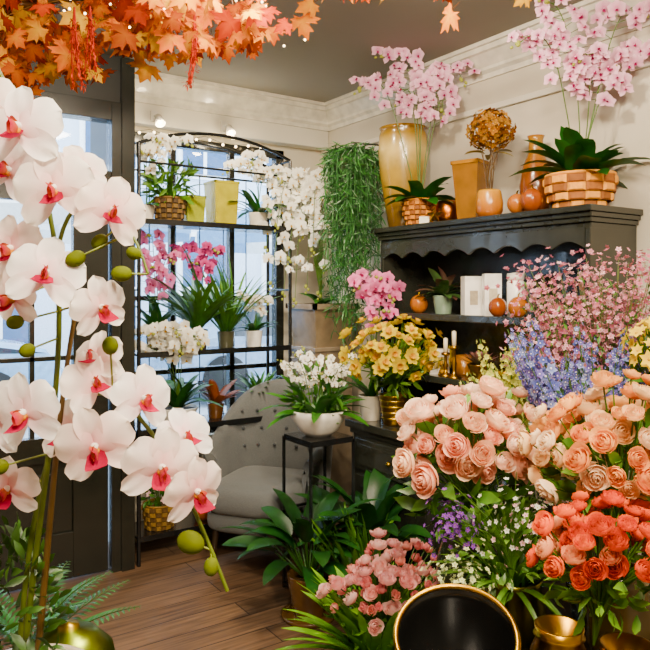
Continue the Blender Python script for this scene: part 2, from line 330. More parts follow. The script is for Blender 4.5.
# street
room_box('street_ground',-14,8,.12,16,-.12,-.02,streetm)
b=B((-2,7,-.02))
b.add(boxT(-10,9,0,2,0,7,'#ccd8e6'),None,MAT,None,False)
for i in range(11):
    for j in range(2):
        x=-9+i*1.6; z=.6+j*2.8
        b.add(boxT(x,x+.95,-.06,0.02,z,z+1.9,'#f6f8fa'),None,MAT,None,False); b.add(boxT(x+.08,x+.87,-.08,0,z+.08,z+1.82,'#2e5c8a'),None,CER,None,False)
        b.add(boxT(x+.44,x+.5,-.1,0,z+.08,z+1.82,'#f6f8fa'),None,MAT,None,False); b.add(boxT(x+.08,x+.87,-.1,0,z+.9,z+.97,'#f6f8fa'),None,MAT,None,False)
b.add(boxT(-10,9,-.12,0,2.75,2.95,'#f4f6f8'),None,MAT,None,False)
b.make('street_building')
for ux,uy in ((-1.2,2.4),(1.6,2.9)):
    b=B((ux,uy,-.02)); n=8
    for i in range(n):
        a0,a1=2*pi*i/n,2*pi*(i+1)/n; V=np.array([(0,0,2.75),(1.25*cos(a0),1.25*sin(a0),2.15),(1.25*cos(a1),1.25*sin(a1),2.15),(1.25*cos(a0),1.25*sin(a0),2.0),(1.25*cos(a1),1.25*sin(a1),2.0)])
        b.add((V,np.array([(0,1,2,-1),(1,3,4,2)]),np.tile(col('#f4f4f2' if i%2 else '#88a8c8'),(5,1))),None,PET,None,False)
        b.add(tubeT([(0,0,2.7),(1.22*cos(a0),1.22*sin(a0),2.12)],.012,.008,5,'#f0f0f0'),None,CER)
    b.add(tubeT([(0,0,0),(0,0,2.78)],.025,.025,8,'#e8e8e8'),None,CER); b.add(latheT([(.001,.08),(.28,.06),(.3,0),(.001,0)],20,'#777777'),None,CER)
    b.make('market_umbrella')
def car(loc,c,rot):
    b=B(loc); pr=[(-2,.35),(-2.05,.6),(-1.9,.85),(-1.3,.95),(-.75,1.38),(.6,1.42),(1.2,.98),(1.9,.85),(2.1,.6),(2.05,.35)]
    V=[];n=len(pr)
    for y,k in ((-.85,.93),(-.78,1),(.78,1),(.85,.93)):
        for x,z in pr: V.append((x,y*(1 if z<1 else .85),.35+(z-.35)*k))
    Q=[(j*n+i,j*n+(i+1)%n,(j+1)*n+(i+1)%n,(j+1)*n+i) for j in range(3) for i in range(n)]
    C=np.tile(col(c),(len(V),1)); b.add((np.array(V),np.array(Q),C),Rz(rot),CER)
    for s in (-1,1):
        for q in ((0,1,2,9),(2,3,8,9),(3,7,8,-1),(3,4,6,7),(4,5,6,-1)):
            pts=np.array([V[(0 if s<0 else 3)*n+i] for i in q if i>=0]); b.add((pts,np.array([(0,1,2,3 if len(pts)>3 else -1)]),np.tile(col(c if max(q)!=7 and 5 not in q else '#22303c'),(len(pts),1))),Rz(rot),CER,None,False)
        b.add(boxT(-.7,.55,s*.745,s*.75,1.0,1.3,'#22303c'),Rz(rot),CER,None,False)
        for x in (-1.25,1.3): b.add(tf(latheT([(.001,-.1),(.33,-.1),(.33,.1),(.001,.1)],20,'#1a1a1a'),Rx(pi/2)),Rz(rot)@Tr(x,s*.8,.33),MAT)
    return b.make('parked_car')
car((-2.8,5.0,-.02),'#8fb0cc',0); car((2.6,5.2,-.02),'#7d95ac',0.03)
# ---------------------------------------------------------------- hutch cabinet
bk='#2a2b25'
b=B((0,-1.7,0))
def cb(*a,c=bk,m=CER,s=False): b.add(boxT(*a,c=c),None,m,None,s)
cb(-.53,-.002,-.7,.68,.77,.81); cb(-.51,-.002,-.68,.66,.74,.77); cb(-.5,-.002,-.66,.64,.07,.74); cb(-.52,-.002,-.68,.66,0,.08)
for i,(y0,y1) in enumerate([(-.63,-.02),(.0,.61)]):
    cb(-.515,-.5,y0,y1,.56,.72); cb(-.522,-.515,y0+.03,y1-.03,.585,.695); cb(-.515,-.5,y0,y1,.11,.53); cb(-.522,-.515,y0+.05,y1-.05,.16,.48,c='#20211c')
    b.add(ballT(.014,'#c59a48',10,6),Tr(-.535,(y0+y1)/2,.64),MET); b.add(ballT(.013,'#c59a48',10,6),Tr(-.535,y1-.04 if i==0 else y0+.04,.33),MET)
cb(-.32,-.002,-.68,-.655,.81,1.75); cb(-.32,-.002,.61,.635,.81,1.75); cb(-.02,-.002,-.655,.61,.81,1.75,c='#26271f')
for z in (1.377,1.066): cb(-.31,-.02,-.655,.61,z-.022,z); cb(-.317,-.31,-.655,.61,z-.03,z+.004)
cb(-.315,-.002,-.68,.635,1.745,1.77); cb(-.33,-.002,-.69,.645,1.77,1.79); cb(-.342,-.002,-.70,.655,1.79,1.81); cb(-.36,-.002,-.71,.67,1.81,1.835)
ys=np.linspace(-.655,.61,81); V=[];Q=[]
for y in ys:
    ph=(y+.655)/1.265*8; zz=1.665+.03*abs(sin(ph*pi))
    for x in (-.322,-.306): V+= [(x,y,1.75),(x,y,zz)]
for i in range(80):
    a=i*4; Q+=[(a,a+1,a+5,a+4),(a+2,a+6,a+7,a+3),(a+1,a+3,a+7,a+5)]
b.add((np.array(V),np.array(Q),np.tile(col('#2e2f29'),(len(V),1))),None,CER,None,False)
b.make('hutch_cabinet',.004)
CT=1.835
# ---------------------------------------------------------------- templates
OR_HI=[orchidT('#f08c9c','#fffefa','#d03860',True,None,pp=.3),orchidT('#f4a0a8','#fff8f0','#c83058',True,None,pp=.34),orchidT('#ea7890','#fff4ea','#c02454',True,None,pp=.38)]
OR_PK=orchidT('#e0609c','#f09cc4','#b81468'); OR_LP=orchidT('#e080b0','#f6d2e0','#b82470'); OR_W=orchidT('#f4efe0','#fffdf4','#f0c030'); OR_MG=orchidT('#c8407c','#dc6aa0','#901050')
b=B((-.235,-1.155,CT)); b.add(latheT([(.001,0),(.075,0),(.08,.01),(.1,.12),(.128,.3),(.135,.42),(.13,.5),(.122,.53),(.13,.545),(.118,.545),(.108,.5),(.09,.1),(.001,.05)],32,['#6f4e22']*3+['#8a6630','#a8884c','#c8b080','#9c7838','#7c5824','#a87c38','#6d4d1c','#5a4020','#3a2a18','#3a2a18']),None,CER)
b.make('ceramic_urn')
def moth_orchid(name,loc,potf,zt,stems,T,fr,nl=7,LL=.22,LW=.07,face=None,cols=('#25511f','#3f7a30'),el=(15,55),jit=.35,st=.4,spread=.8,a=.45,bb=.5):
    b=B(loc); potf(b); face=vface(loc) if face is None else face
    straps(b,nl,LL,LW,el,1.1,cols,(0,0,zt),.02,a=a,bb=bb)
    for P,n in stems: ostem(b,[(0,0,zt)]+P,n,fr,T,face,st,jit=jit,spread=spread)
    return b.make(name)
def wp(r0,r1,h,ca,cb,rows=5,n=18,belly=.01): 
    return lambda b:(weave(b,r0,r1,h,ca,cb,rows,n,MAT,belly),soil(b,r1*.9,h*.9))
def cp(r0,r1,h,c,mat=CER): return lambda b:(b.add(latheT(potprof(r0,r1,h),28,c),None,mat),soil(b,r1*.88,h*.87))
moth_orchid('pink_orchid_in_woven_bowl',(-.285,-1.345,CT),wp(.055,.085,.12,'#dc8818','#a05810'),.11,
 [([D(-.1,0,.4),D(-.16,0,.9),D(-.3,.02,.72)],17),([D(.0,0,.45),D(0,0,.95),D(-.18,0,.88)],17),([D(.05,0,.5),D(.1,0,1.0),D(.22,0,.76)],17),([D(.05,0,.4),D(.12,0,.8),D(.12,0,.6)],12),([D(-.02,0,.4),D(-.02,0,.85),D(-.1,0,.66)],14),([D(.0,0,.4),D(.02,0,.9),D(.04,0,.74)],14)],OR_LP,.037,16,.24,.075,el=(15,75),spread=1.7,st=.5,cols=('#1f4a1c','#35702c'))
moth_orchid('pink_orchid_in_chequered_bowl',(-.17,-2.225,CT),wp(.09,.14,.14,A(.85,.34,.02),A(.3,.09,.005),4,12,.015),.13,
 [([D(-.08,-.02,.4),D(-.1,-.05,.85),D(-.28,-.1,.68)],19),([D(0,-.03,.5),D(-.08,-.08,.85),D(-.16,-.1,.84)],17),([D(.06,-.05,.5),D(.1,-.1,.9),D(.2,-.12,.8)],19),([D(.04,-.05,.5),D(.14,-.1,.7),D(.3,-.14,.62)],17),([D(.04,-.02,.4),D(.02,-.1,.7),D(-.03,-.1,.62)],16),([D(.04,-.02,.4),D(.08,-.1,.7),D(.1,-.1,.6)],14)],OR_LP,.036,26,.27,.085,el=(10,80),spread=1.7,st=.45,cols=('#1f4a1c','#35702c'))
def lathe_obj(name,loc,prof,c,mat=CER,extra=None,seg=28,sq=False):
    b=B(loc); b.add(latheT(prof,seg,c),None,mat)
    if extra: extra(b)
    return b.make(name)
lathe_obj('copper_pot',(-.2,-1.46,CT),[(.001,0),(.04,0),(.062,.03),(.066,.075),(.05,.115),(.045,.12),(.04,.115),(.05,.07),(.001,.02)],'#c86c34',MET)
b=B((-.2,-1.625,CT)); z=.29
b.add(boxT(-.07,.07,-.07,.07,0,z,'#986400',.68),Rz(.3),CER,None,False); b.add(boxT(-.06,.06,-.06,.06,z,z+.001,'#40300f'),Rz(.3),CER,None,False)
for a in range(4): b.add(boxT(-.074,.074,-.074,-.062,z-.012,z+.006,'#b87c14'),Rz(.3+a*pi/2),CER,None,False)
b.make('square_gold_vase',.004)
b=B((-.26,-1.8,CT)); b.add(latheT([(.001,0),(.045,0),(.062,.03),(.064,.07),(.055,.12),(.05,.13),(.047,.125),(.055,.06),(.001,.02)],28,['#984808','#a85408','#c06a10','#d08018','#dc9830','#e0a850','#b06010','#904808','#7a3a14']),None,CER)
for k in range(7): b.add(tubeT([(0.01*cos(k),.01*sin(k),.1),D(.02*cos(k),.02*sin(k),.22),D(.05*cos(k*1.3),.04*sin(k),.36)],.0025,.002,4,'#6b4a20'),None,LEAF)
HY=[starT(4,'#a8601e','#cf8a44',.8,.3),starT(4,'#84421c','#b0682c',.8,.3),starT(4,'#b87830','#dca468',.8,.3)]
bouquet(b,(0.01,0,.41),(.1,.1,.09),170,HY,(.018,.024),(0,0,.3),-.9,.1,upmix=0,stems=False,tr=(.6,1.1))
cloud(b,(0.01,0,.41),(.08,.08,.07),60,.03,.02,('#6a4414','#8a5820'))
straps(b,4,.12,.03,(0,40),.8,('#7a6a2a','#9a8a3a'),(0,0,.3))
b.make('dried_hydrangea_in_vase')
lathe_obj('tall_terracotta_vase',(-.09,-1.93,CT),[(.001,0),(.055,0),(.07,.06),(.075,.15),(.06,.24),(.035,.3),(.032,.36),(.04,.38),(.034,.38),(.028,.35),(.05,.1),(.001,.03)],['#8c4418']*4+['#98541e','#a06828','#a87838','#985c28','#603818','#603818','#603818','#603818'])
def pumpkin(loc,r=.04,c='#d8862a'):
    b=B(loc); b.add(ballT(r,c,32,12,1.15,.08),Tr(0,0,r*1.12),CER); b.add(tubeT([(0,0,r*2.2),(.003,0,r*2.5),(.01,0,r*2.65)],.005,.003,6,'#8a6a2a'),None,MET); b.make('amber_glass_pumpkin')
for p in [(-.305,-2.0,CT),(-.31,-2.085,CT),(-.25,-1.3,1.377),(-.27,-1.86,1.377),(-.26,-1.97,1.377)]: pumpkin(p,R(.038,.046),random.choice(['#b05404','#9c4400','#b86408']))
b=B((-.325,-1.5,CT))
V=[(0,-.014,.042),(0,.014,.042)]+[(( .042 if i%2==0 else .018)*sin(i*pi/5),0,.037+(.042 if i%2==0 else .018)*cos(i*pi/5)) for i in range(10)]
Q=[(0,2+i,2+(i+1)%10,-1) for i in range(10)]+[(1,2+(i+1)%10,2+i,-1) for i in range(10)]
b.add((np.array(V),np.array(Q),np.tile(col('#d8a23a'),(12,1))),Rz(-.9),MET,None,False); b.make('gold_star_ornament')
b=B((-.34,-1.44,CT)); b.add(boxT(-.025,.025,-.002,.002,0,.035,'#f1ead8'),Rz(-.9)@Rx(-.15),MAT,None,False); b.add(boxT(-.012,.012,0,.012,0,.004,'#f1ead8'),Rz(-.9),MAT,None,False); b.make('price_card')
b=B((-.2,-1.43,1.377)); b.add(latheT(potprof(.04,.055,.095),24,'#7d8f7c'),None,CER); soil(b,.05,.085)
for i in range(22):
    a=i*2.4; e=R(.3,1.4); d=np.array([cos(a)*cos(e),sin(a)*cos(e),sin(e)]); leaf(b,(0,0,.085),d,R(.12,.19),.05,1.0,'#3a4f2c','#6b4540' if i%3==0 else '#4d6c3c',R(-.4,.4))
b.make('potted_begonia')
b=B((-.2,-1.63,1.377)); b.add(boxT(-.045,.045,-.035,.035,0,.19,'#f4f0e8'),Rz(-.5),CER,None,False); b.add(boxT(-.02,.02,-.0358,-.035,.05,.12,'#a79a86'),Rz(-.5),MAT,None,False)
b.add(boxT(-.04,.04,-.03,.03,.0,.2,'#f7f4ee'),Tr(-.0,-.13,0)@Rz(-.6),CER,None,False); b.add(boxT(-.02,.02,-.0308,-.03,.06,.13,'#c4b9a4'),Tr(-.0,-.13,0)@Rz(-.6),MAT,None,False); b.make('white_gift_boxes',.002)
lathe_obj('white_candle_canister',(-.16,-1.87,1.377),[(.001,0),(.038,0),(.04,.004),(.04,.16),(.036,.165),(.036,.17),(.04,.172),(.04,.2),(.001,.205)],['#f6f2ea']*5+['#b99a50','#f2ede4','#f2ede4','#f2ede4'])
b=B((-.2,-1.4,1.066)); b.add(boxT(-.05,.05,-.035,.035,0,.13,'#f3ece0'),Rz(-.7),CER,None,False); b.add(boxT(-.03,.03,-.036,-.035,.03,.09,'#d0b880'),Rz(-.7),MAT,None,False); b.make('white_packaged_candle',.002)
def candlestick(loc,h,c='#cf9c3e'):
    lathe_obj('brass_candlestick',loc,[(.001,0),(.035,0),(.034,.008),(.012,.018),(.008,.04),(.014,h*.45),(.007,h*.6),(.008,h*.85),(.022,h*.9),(.022,h),(.016,h),(.001,h-.01)],c,MET,lambda b:b.add(latheT([(.001,h),(.011,h),(.011,h+.07),(.001,h+.075)],14,'#f2e6cc'),None,CER))
candlestick((-.25,-1.5,1.066),.12); candlestick((-.27,-1.54,.81),.14); candlestick((-.22,-1.62,.81),.1); candlestick((-.2,-1.95,1.066),.13); candlestick((-.27,-1.58,1.066),.16)
b=B((-.24,-1.72,1.066)); b.add(latheT(potprof(.035,.06,.08),22,'#b08850'),None,MET)
for i in range(44):
    a=i*2.4; e=.15+1.2*i/44; d=np.array([cos(a)*cos(e),sin(a)*cos(e),sin(e)]); leaf(b,(0,0,.075),d,.1*(1.1-i/80),.024,-.3,'#4c6a40','#8b5a5a',0,4,2)
b.make('potted_succulent')
lathe_obj('brass_bowl',(-.2,-1.86,1.066),[(.001,0),(.03,0),(.05,.03),(.055,.06),(.052,.06),(.04,.02),(.001,.01)],'#d8a64c',MET)
b=B((-.13,-1.9,1.066)); 
for i in range(4): b.add(boxT(-.1,.1,-.05+.01*i,-.042+.01*i,0,.17,['#d8c9a6','#8a6a3c','#c9b48a','#a88a5a'][i]),Rz(pi/2),MAT,None,False)
b.make('gift_card_stack')
for p,c in [((-.22,-1.8,.81),'#d8a86a'),((-.2,-2.0,.81),'#efe6d8'),((-.3,-1.72,.81),'#b0702c'),((-.38,-1.62,.81),'#e8dcc4'),((-.12,-1.5,1.066),'#c07830'),((-.1,-1.56,1.377),'#d8c8a8')]:
    lathe_obj('candle_jar',p,[(.001,0),(.04,0),(.043,.01),(.043,.1),(.038,.1),(.036,.05),(.001,.05)],c)
# ---------------------------------------------------------------- base-cabinet-top plants
b=B((-.42,-1.3,.81)); b.add(latheT([(.001,0),(.05,0),(.055,.01),(.065,.08),(.078,.15),(.08,.155),(.072,.155),(.06,.1),(.001,.1)],32,'#b88c34'),None,MET)
for z in (.03,.06,.09,.12): b.add(latheT([(.056+z*.14,z),(.061+z*.14,z+.006),(.057+z*.14,z+.012)],32,'#d0a448'),None,MET)
bouquet(b,D(.0,-.05,.36),(.25,.18,.16),74,[daffT(1.),daffT(.85),daffT(.95)],(.038,.05),(0,0,.13),-.5,.26,upmix=.1,tr=(.9,1.1))
cloud(b,D(-.0,-.03,.28),(.14,.14,.12),120,.07,.02,('#4e7a28','#7fa63a')); b.make('yellow_daffodil_arrangement')
moth_orchid('pink_orchid_in_pot',(-.43,-1.12,.81),cp(.05,.065,.13,'#c8c0b0'),.12,
 [([D(0,0,.4),D(.02,0,.85),D(-.06,-.05,.72)],12),([D(.03,0,.4),D(.05,0,.8),D(.1,-.06,.66)],12),([D(0,0,.4),D(.0,0,.8),D(.03,-.05,.76)],12),([D(0,0,.3),D(.04,0,.6),D(.07,-.05,.58)],8)],OR_PK,.038,8,.24,.05,el=(40,80),spread=1.5,st=.6)
# hanging plant on wall bracket
b=B((-.42,-.93,2.3)); z0=-.06
b.add(latheT([(.001,z0-.13),(.07,z0-.12),(.11,z0-.05),(.12,z0),(.115,z0),(.1,z0-.03),(.001,z0-.03)],24,'#5a5a44'),None,MAT)
for k in range(3):
    a=k*2.1; b.add(tubeT([(.115*cos(a),.115*sin(a),z0),(0,0,.0)],.0015,.0015,4,'#55503f'),None,MAT)
b.add(tubeT([(0,0,0),(.0,0,.02),(.2,0,.03),(.418,0,.03)],.006,.006,6,'#2a2a26'),None,CER); b.add(boxT(.41,.419,-.015,.015,-.08,.06,'#2a2a26'),None,CER,None,False)
TL=LF('#3f7a30','#7db24e',1,.3,-.5,2,2); TG=LF('#1c4420','#4a7c3e',1,.09,-.4,3,2)
for i in range(130):
    a=R(0,2*pi); r=R(.03,.14); ln=R(.35,1.0)*(1.0 if i%3 else .6); p0=np.array([.09*cos(a),.09*sin(a),z0]); p1=np.array([r*1.5*cos(a),r*1.5*sin(a),z0+.14]); p2=np.array([(r+.02)*cos(a),(r+.02)*sin(a),z0-ln*.6]); p3=np.array([r*cos(a)+R(-.05,.05),r*sin(a)+R(-.05,.05),z0-ln])
    C=bez([p0,p1,p2,p3],14); b.add(tubeT(C,.0018,.0012,4,'#3f7438'),None,LEAF)
    for j in range(1,14):
        for k in range(3):
            b.add(TG,dirframe(C[j]+rng.normal(size=3)*.008,nrm([R(-1,1),R(-1,1),R(-1.8,.5)]),R(.05,.095),R(-2,2)),LEAF,R(.5,1.4))
b.make('hanging_trailing_plant')
# ---------------------------------------------------------------- window rack
RX0,RX1,RY0,RY1=-1.43,-.47,-.36,-.08
b=B((-.95,-.22,0)); hx=(RX1-RX0)/2; hy=.14; mt='#141516'
for sx in (-1,1):
    for sy in (-1,1): b.add(tubeT([(sx*hx,sy*hy,0),(sx*hx,sy*hy,2.3)],.011,.011,8,mt),None,CER)
for z in (.15,.73,1.15,1.88):
    b.add(boxT(-hx,hx,-hy,hy,z-.012,z,mt),None,CER,None,False)
    b.add(boxT(-hx,hx,-hy-.012,-hy,z-.02,z+.01,mt),None,CER,None,False)
for sy in (-1,1):
    b.add(tubeT([(x*hx,sy*hy,2.3+.1*(1-x*x)) for x in np.linspace(-1,1,17)],.01,.01,8,mt),None,CER)
    b.add(tubeT([(-hx,sy*hy,2.2),(hx,sy*hy,2.2)],.007,.007,6,mt),None,CER)
for sx in (-1,1):
    b.add(tubeT([(sx*hx,-hy,2.3),(sx*hx,hy,2.3)],.009,.009,6,mt),None,CER)
    for z in (.45,.95,1.5): b.add(tubeT([(sx*hx,-hy,z),(sx*hx,hy,z)],.006,.006,6,mt),None,CER)
for x in np.linspace(-hx,hx,7)[1:-1]: b.add(tubeT([(x,hy,0.15),(x,hy,2.2)],.004,.004,5,mt),None,CER)
b.make('metal_etagere')
b=B((-1.2,-.22,1.88)); weave(b,.07,.09,.14,'#7a5a34','#4a3420',5,16); cloud(b,(0,0,.24),(.14,.12,.13),150,.08,.02,('#3d6a2a','#7aa23c')); straps(b,14,.25,.03,(30,80),1.1,('#3a6a28','#6a9a3a'),(0,0,.13)); b.make('basket_foliage_plant')
moth_orchid('white_orchid_in_pot',(-1.34,-.22,1.88),cp(.04,.05,.1,'#e7ded0'),.09,[([D(.05,-.05,.35),D(.1,-.1,.5),D(.26,-.12,.42)],13),([D(.02,-.05,.3),D(.03,-.1,.45),D(.02,-.14,.38)],9),([D(.02,-.05,.3),D(.06,-.1,.5),D(.1,-.14,.44)],10)],OR_W,.032,5,.12,.04,spread=1.0)
def sqv(name,loc,w,h,c):
    b=B(loc); b.add(boxT(-w,w,-w,w,0,h,c,.85),None,CER,None,False); b.add(boxT(-w*.88,w*.88,-w*.88,w*.88,h,h+.001,'#5a5a10'),None,MAT,None,False)
    for a in range(4): b.add(boxT(-w*1.03,w*1.03,-w*1.03,-w*.9,h-.01,h+.004,c),Rz(a*pi/2),CER,None,False)
    return b.make(name,.004)
YG=A(.27,.30,.001); YG2=A(.38,.33,.001)
sqv('lime_square_vase',(-1.05,-.2,1.88),.06,.17,YG); sqv('lime_square_vase',(-.86,-.2,1.88),.08,.27,YG2)
moth_orchid('white_orchid_in_pot',(-.62,-.22,1.88),cp(.05,.06,.1,'#d8d0c0'),.09,[([D(.02,-.05,.3),D(-.02,-.1,.45),D(-.16,-.14,.34)],14),([D(.02,-.05,.3),D(.05,-.1,.45),D(.14,-.12,.3)],14),([D(.02,-.05,.3),D(.0,-.1,.5),D(-.02,-.12,.4)],12)],OR_W,.033,22,.26,.04,spread=1.4,el=(10,80))
moth_orchid('pink_orchid_in_pot',(-1.28,-.22,1.15),cp(.05,.06,.12,'#5a4a3a'),.11,[([D(-.01,0,.35),D(-.01,0,.7),D(-.02,-.06,.66)],13),([D(.02,0,.35),D(.04,0,.6),D(.1,-.06,.52)],11),([D(.02,0,.3),D(.0,0,.5),D(.0,-.06,.48)],9)],OR_PK,.034,16,.24,.04,spread=1.2,el=(60,87))
moth_orchid('magenta_orchid_in_pot',(-1.04,-.24,1.15),cp(.055,.065,.12,'#3a3430'),.11,[([D(.0,0,.35),D(-.02,0,.65),D(-.1,-.06,.58)],12),([D(.02,0,.35),D(.06,0,.65),D(.12,-.06,.58)],12),([D(.02,0,.3),D(.06,0,.5),D(.02,-.06,.5)],10)],OR_MG,.032,44,.5,.04,el=(50,87),cols=('#33602a','#6d9a3c'),spread=1.3,st=.6)
b=B((-.83,-.2,1.15)); b.add(latheT(potprof(.045,.055,.1),20,'#4a4a3a'),None,CER); straps(b,56,.48,.022,(50,87),.6,('#3a6a2c','#7aa848'),(0,0,.08),.02); b.make('potted_grass')
moth_orchid('white_orchid_in_pot',(-.66,-.24,1.15),cp(.045,.055,.1,'#efece4'),.09,[([D(.02,0,.2),D(.02,0,.35),D(-.07,-.06,.3)],11),([D(.02,0,.2),D(.03,0,.35),D(.08,-.06,.28)],11)],OR_W,.028,14,.17,.035,el=(20,80),spread=1.3)
moth_orchid('white_orchid_bowl',(-1.17,-.27,.73),cp(.07,.12,.1,'#f2efe8'),.09,[([D(-.02,0,.35),D(-.04,-.1,.6),D(-.2,-.2,.52)],17),([D(.02,0,.35),D(.0,-.1,.62),D(.04,-.2,.54)],17),([D(.02,0,.35),D(.06,-.1,.62),D(.16,-.2,.48)],17),([D(0,0,.35),D(-.02,-.1,.6),D(-.08,-.2,.54)],16),([D(0,0,.3),D(-.1,-.1,.55),D(-.22,-.2,.42)],13),([D(0,0,.3),D(.04,-.1,.55),D(.06,-.2,.44)],13)],OR_W,.038,24,.28,.05,el=(35,80),spread=1.3,st=.5)
b=B((-.9,-.2,.73)); b.add(latheT(potprof(.04,.055,.09),20,'#6a4028'),None,CER); straps(b,14,.18,.05,(30,85),.6,('#7a3a28','#b2502c'),(0,0,.08)); b.make('potted_croton')
b=B((-.62,-.22,.73)); b.add(latheT(potprof(.05,.065,.1),20,'#3b4238'),None,CER); straps(b,50,.22,.022,(35,87),1.0,('#2f6028','#5f9a3e'),(0,0,.09)); b.make('potted_fern')
b=B((-1.27,-.24,.15)); weave(b,.07,.09,.13,'#9a7440','#6a4a26',5,16); cloud(b,(0,0,.2),(.1,.1,.08),70,.05,.02); bouquet(b,(0,0,.2),(.1,.1,.1),16,[starT(5,'#f0b8c4','#fbe4e4')],(.02,.026),(0,0,.1)); b.make('flower_basket')
b=B((-1.0,-.24,.15)); b.add(latheT([(.001,0),(.04,0),(.06,.04),(.055,.1),(.05,.1),(.001,.02)],20,'#d86a28'),None,CER); b.make('orange_glass_tealight')
# radiator
b=B((-.75,-.045,.12))
for i in range(12): b.add(boxT(-.22+i*.038,-.195+i*.038,-.025,.03,0,.4,'#8f8a80'),None,CER,None,False)
b.add(tubeT([(-.24,0,.03),(.25,0,.03)],.012,.012,8,'#8f8a80'),None,CER); b.add(tubeT([(-.24,0,.37),(.25,0,.37)],.012,.012,8,'#8f8a80'),None,CER)
for x in (-.2,.2): b.add(boxT(x,x+.02,-.02,.02,-.12,0,'#8f8a80'),None,CER,None,False)
b.make('radiator',.006)
# corner planter
b=B((-.24,-.37,0)); b.add(boxT(-.14,.14,-.14,.14,0,1.14,'#7d7060'),None,CER,None,False); b.add(boxT(-.15,.15,-.15,.15,1.12,1.147,'#877a69'),None,CER,None,False); b.add(boxT(-.15,.15,-.15,.15,0,.08,'#756857'),None,CER,None,False); b.make('plinth',.005)
def bigpot(b):
    b.add(boxT(-.16,.16,-.16,.16,0,.26,'#84755f',.8),None,CER,None,False); b.add(boxT(-.145,.145,-.145,.145,.26,.261,'#3a2a1c'),None,MAT,None,False)
    for a in range(4): b.add(boxT(-.168,.168,-.168,-.145,.235,.268,'#938570'),Rz(a*pi/2),CER,None,False)
stc=[]
for k in range(11):
    ex=-.34+.036*k; ez=[.62,.4,.75,.34,.55,.3,.7,.38,.6,.34,.5][k]
    stc.append(([D(ex*.25,-.02,.8),D(ex*.7,-.08,1.5),D(ex,-.16-.04*(k%3),ez)],20))
moth_orchid('white_orchid_cascade_planter',(-.24,-.37,1.147),bigpot,.26,stc,OR_W,.038,9,.2,.05,spread=1.5,st=.42)
# ---------------------------------------------------------------- armchair
b=B((-.80,-.66,0)); fabric='#5e6060'
MR=Rz(math.atan2(-.6,-.8))   # local +X = facing
def P2(phi,r):
    c,s=cos(phi),sin(phi); return np.array([-np.sign(c)*abs(c)**.8*r, np.sign(s)*abs(s)**.8*r*1.05])
ph=np.linspace(-radians(112),radians(112),49); sec=[]
for p in ph:
    k=max(0,cos(p*.8)); top=.60+.36*k**1.3; ri=.25
    tilt=.05*k
    ring=[]
    for (rr,z) in [(ri,.3),(ri,.45),(ri+.005,.45+(top-.45)*.3),(ri+.012,.45+(top-.45)*.65),(ri+.015,top-.04),(ri+.03,top-.008),(ri+.05,top),(ri+.07,top-.012),(ri+.08,top-.05),(ri+.075,.6),(ri+.065,.3)]:
        h=(z-.45); q=P2(p,rr+tilt*max(0,h)/.4)
        ring.append((q[0],q[1],z))
    sec.append(ring)
V=np.array(sec)
for i in range(V.shape[0]):
    for j in (1,2,3,4):
        d=.008*cos(i*pi/3)*(1 if j%2 else -1); n=nrm([V[i,j,0],V[i,j,1],0]); V[i,j]+=n*d
n=V.shape[1]; b.add((V.reshape(-1,3),gridQ(V.shape[0]-1,n-1),np.tile(col(fabric),(V.shape[0]*n,1))),MR,FAB)
for e in (0,-1):
    pts=V[e]; b.add((np.concatenate([pts,pts.mean(0)[None]]),np.array([(i,i+1,n,-1) for i in range(n-1)]),np.tile(col(fabric),(n+1,1))),MR,FAB)
for j,zz in ((0,.58),(1,.68),(2,.78)):
    for p in np.linspace(-.9,.9,5 if j%2 else 6):
        q=P2(p,.262+.03*j/2); b.add(ballT(.011,'#404346',8,5,.8),MR@Tr(q[0],q[1],zz),FAB)
def cushion(x0,x1,y0,y1,z0,z1,c,e=.35):
    a=np.linspace(-pi/2,pi/2,13); t=np.linspace(0,2*pi,33)[:-1]
    sg=lambda v,k: np.sign(v)*np.abs(v)**k
    V=np.array([[(x0+x1)/2+(x1-x0)/2*sg(cos(u),e)*sg(cos(w),e),(y0+y1)/2+(y1-y0)/2*sg(cos(u),e)*sg(sin(w),e),(z0+z1)/2+(z1-z0)/2*sg(sin(u),.6)] for u in a for w in t])
    return (V,gridQ(12,32,True),np.tile(col(c),(len(V),1)))
b.add(cushion(-.24,.31,-.26,.26,.3,.475,fabric),MR,FAB); b.add(cushion(-.23,.28,-.27,.27,.2,.34,'#585a5a'),MR,FAB)
for x,y in ((.22,.2),(.22,-.2),(-.2,.2),(-.2,-.2)): b.add(tubeT([(x,y,.25),(x*1.1,y*1.1,0)],.02,.011,10,'#2a1c12'),MR,WOOD)
b.make('armchair')
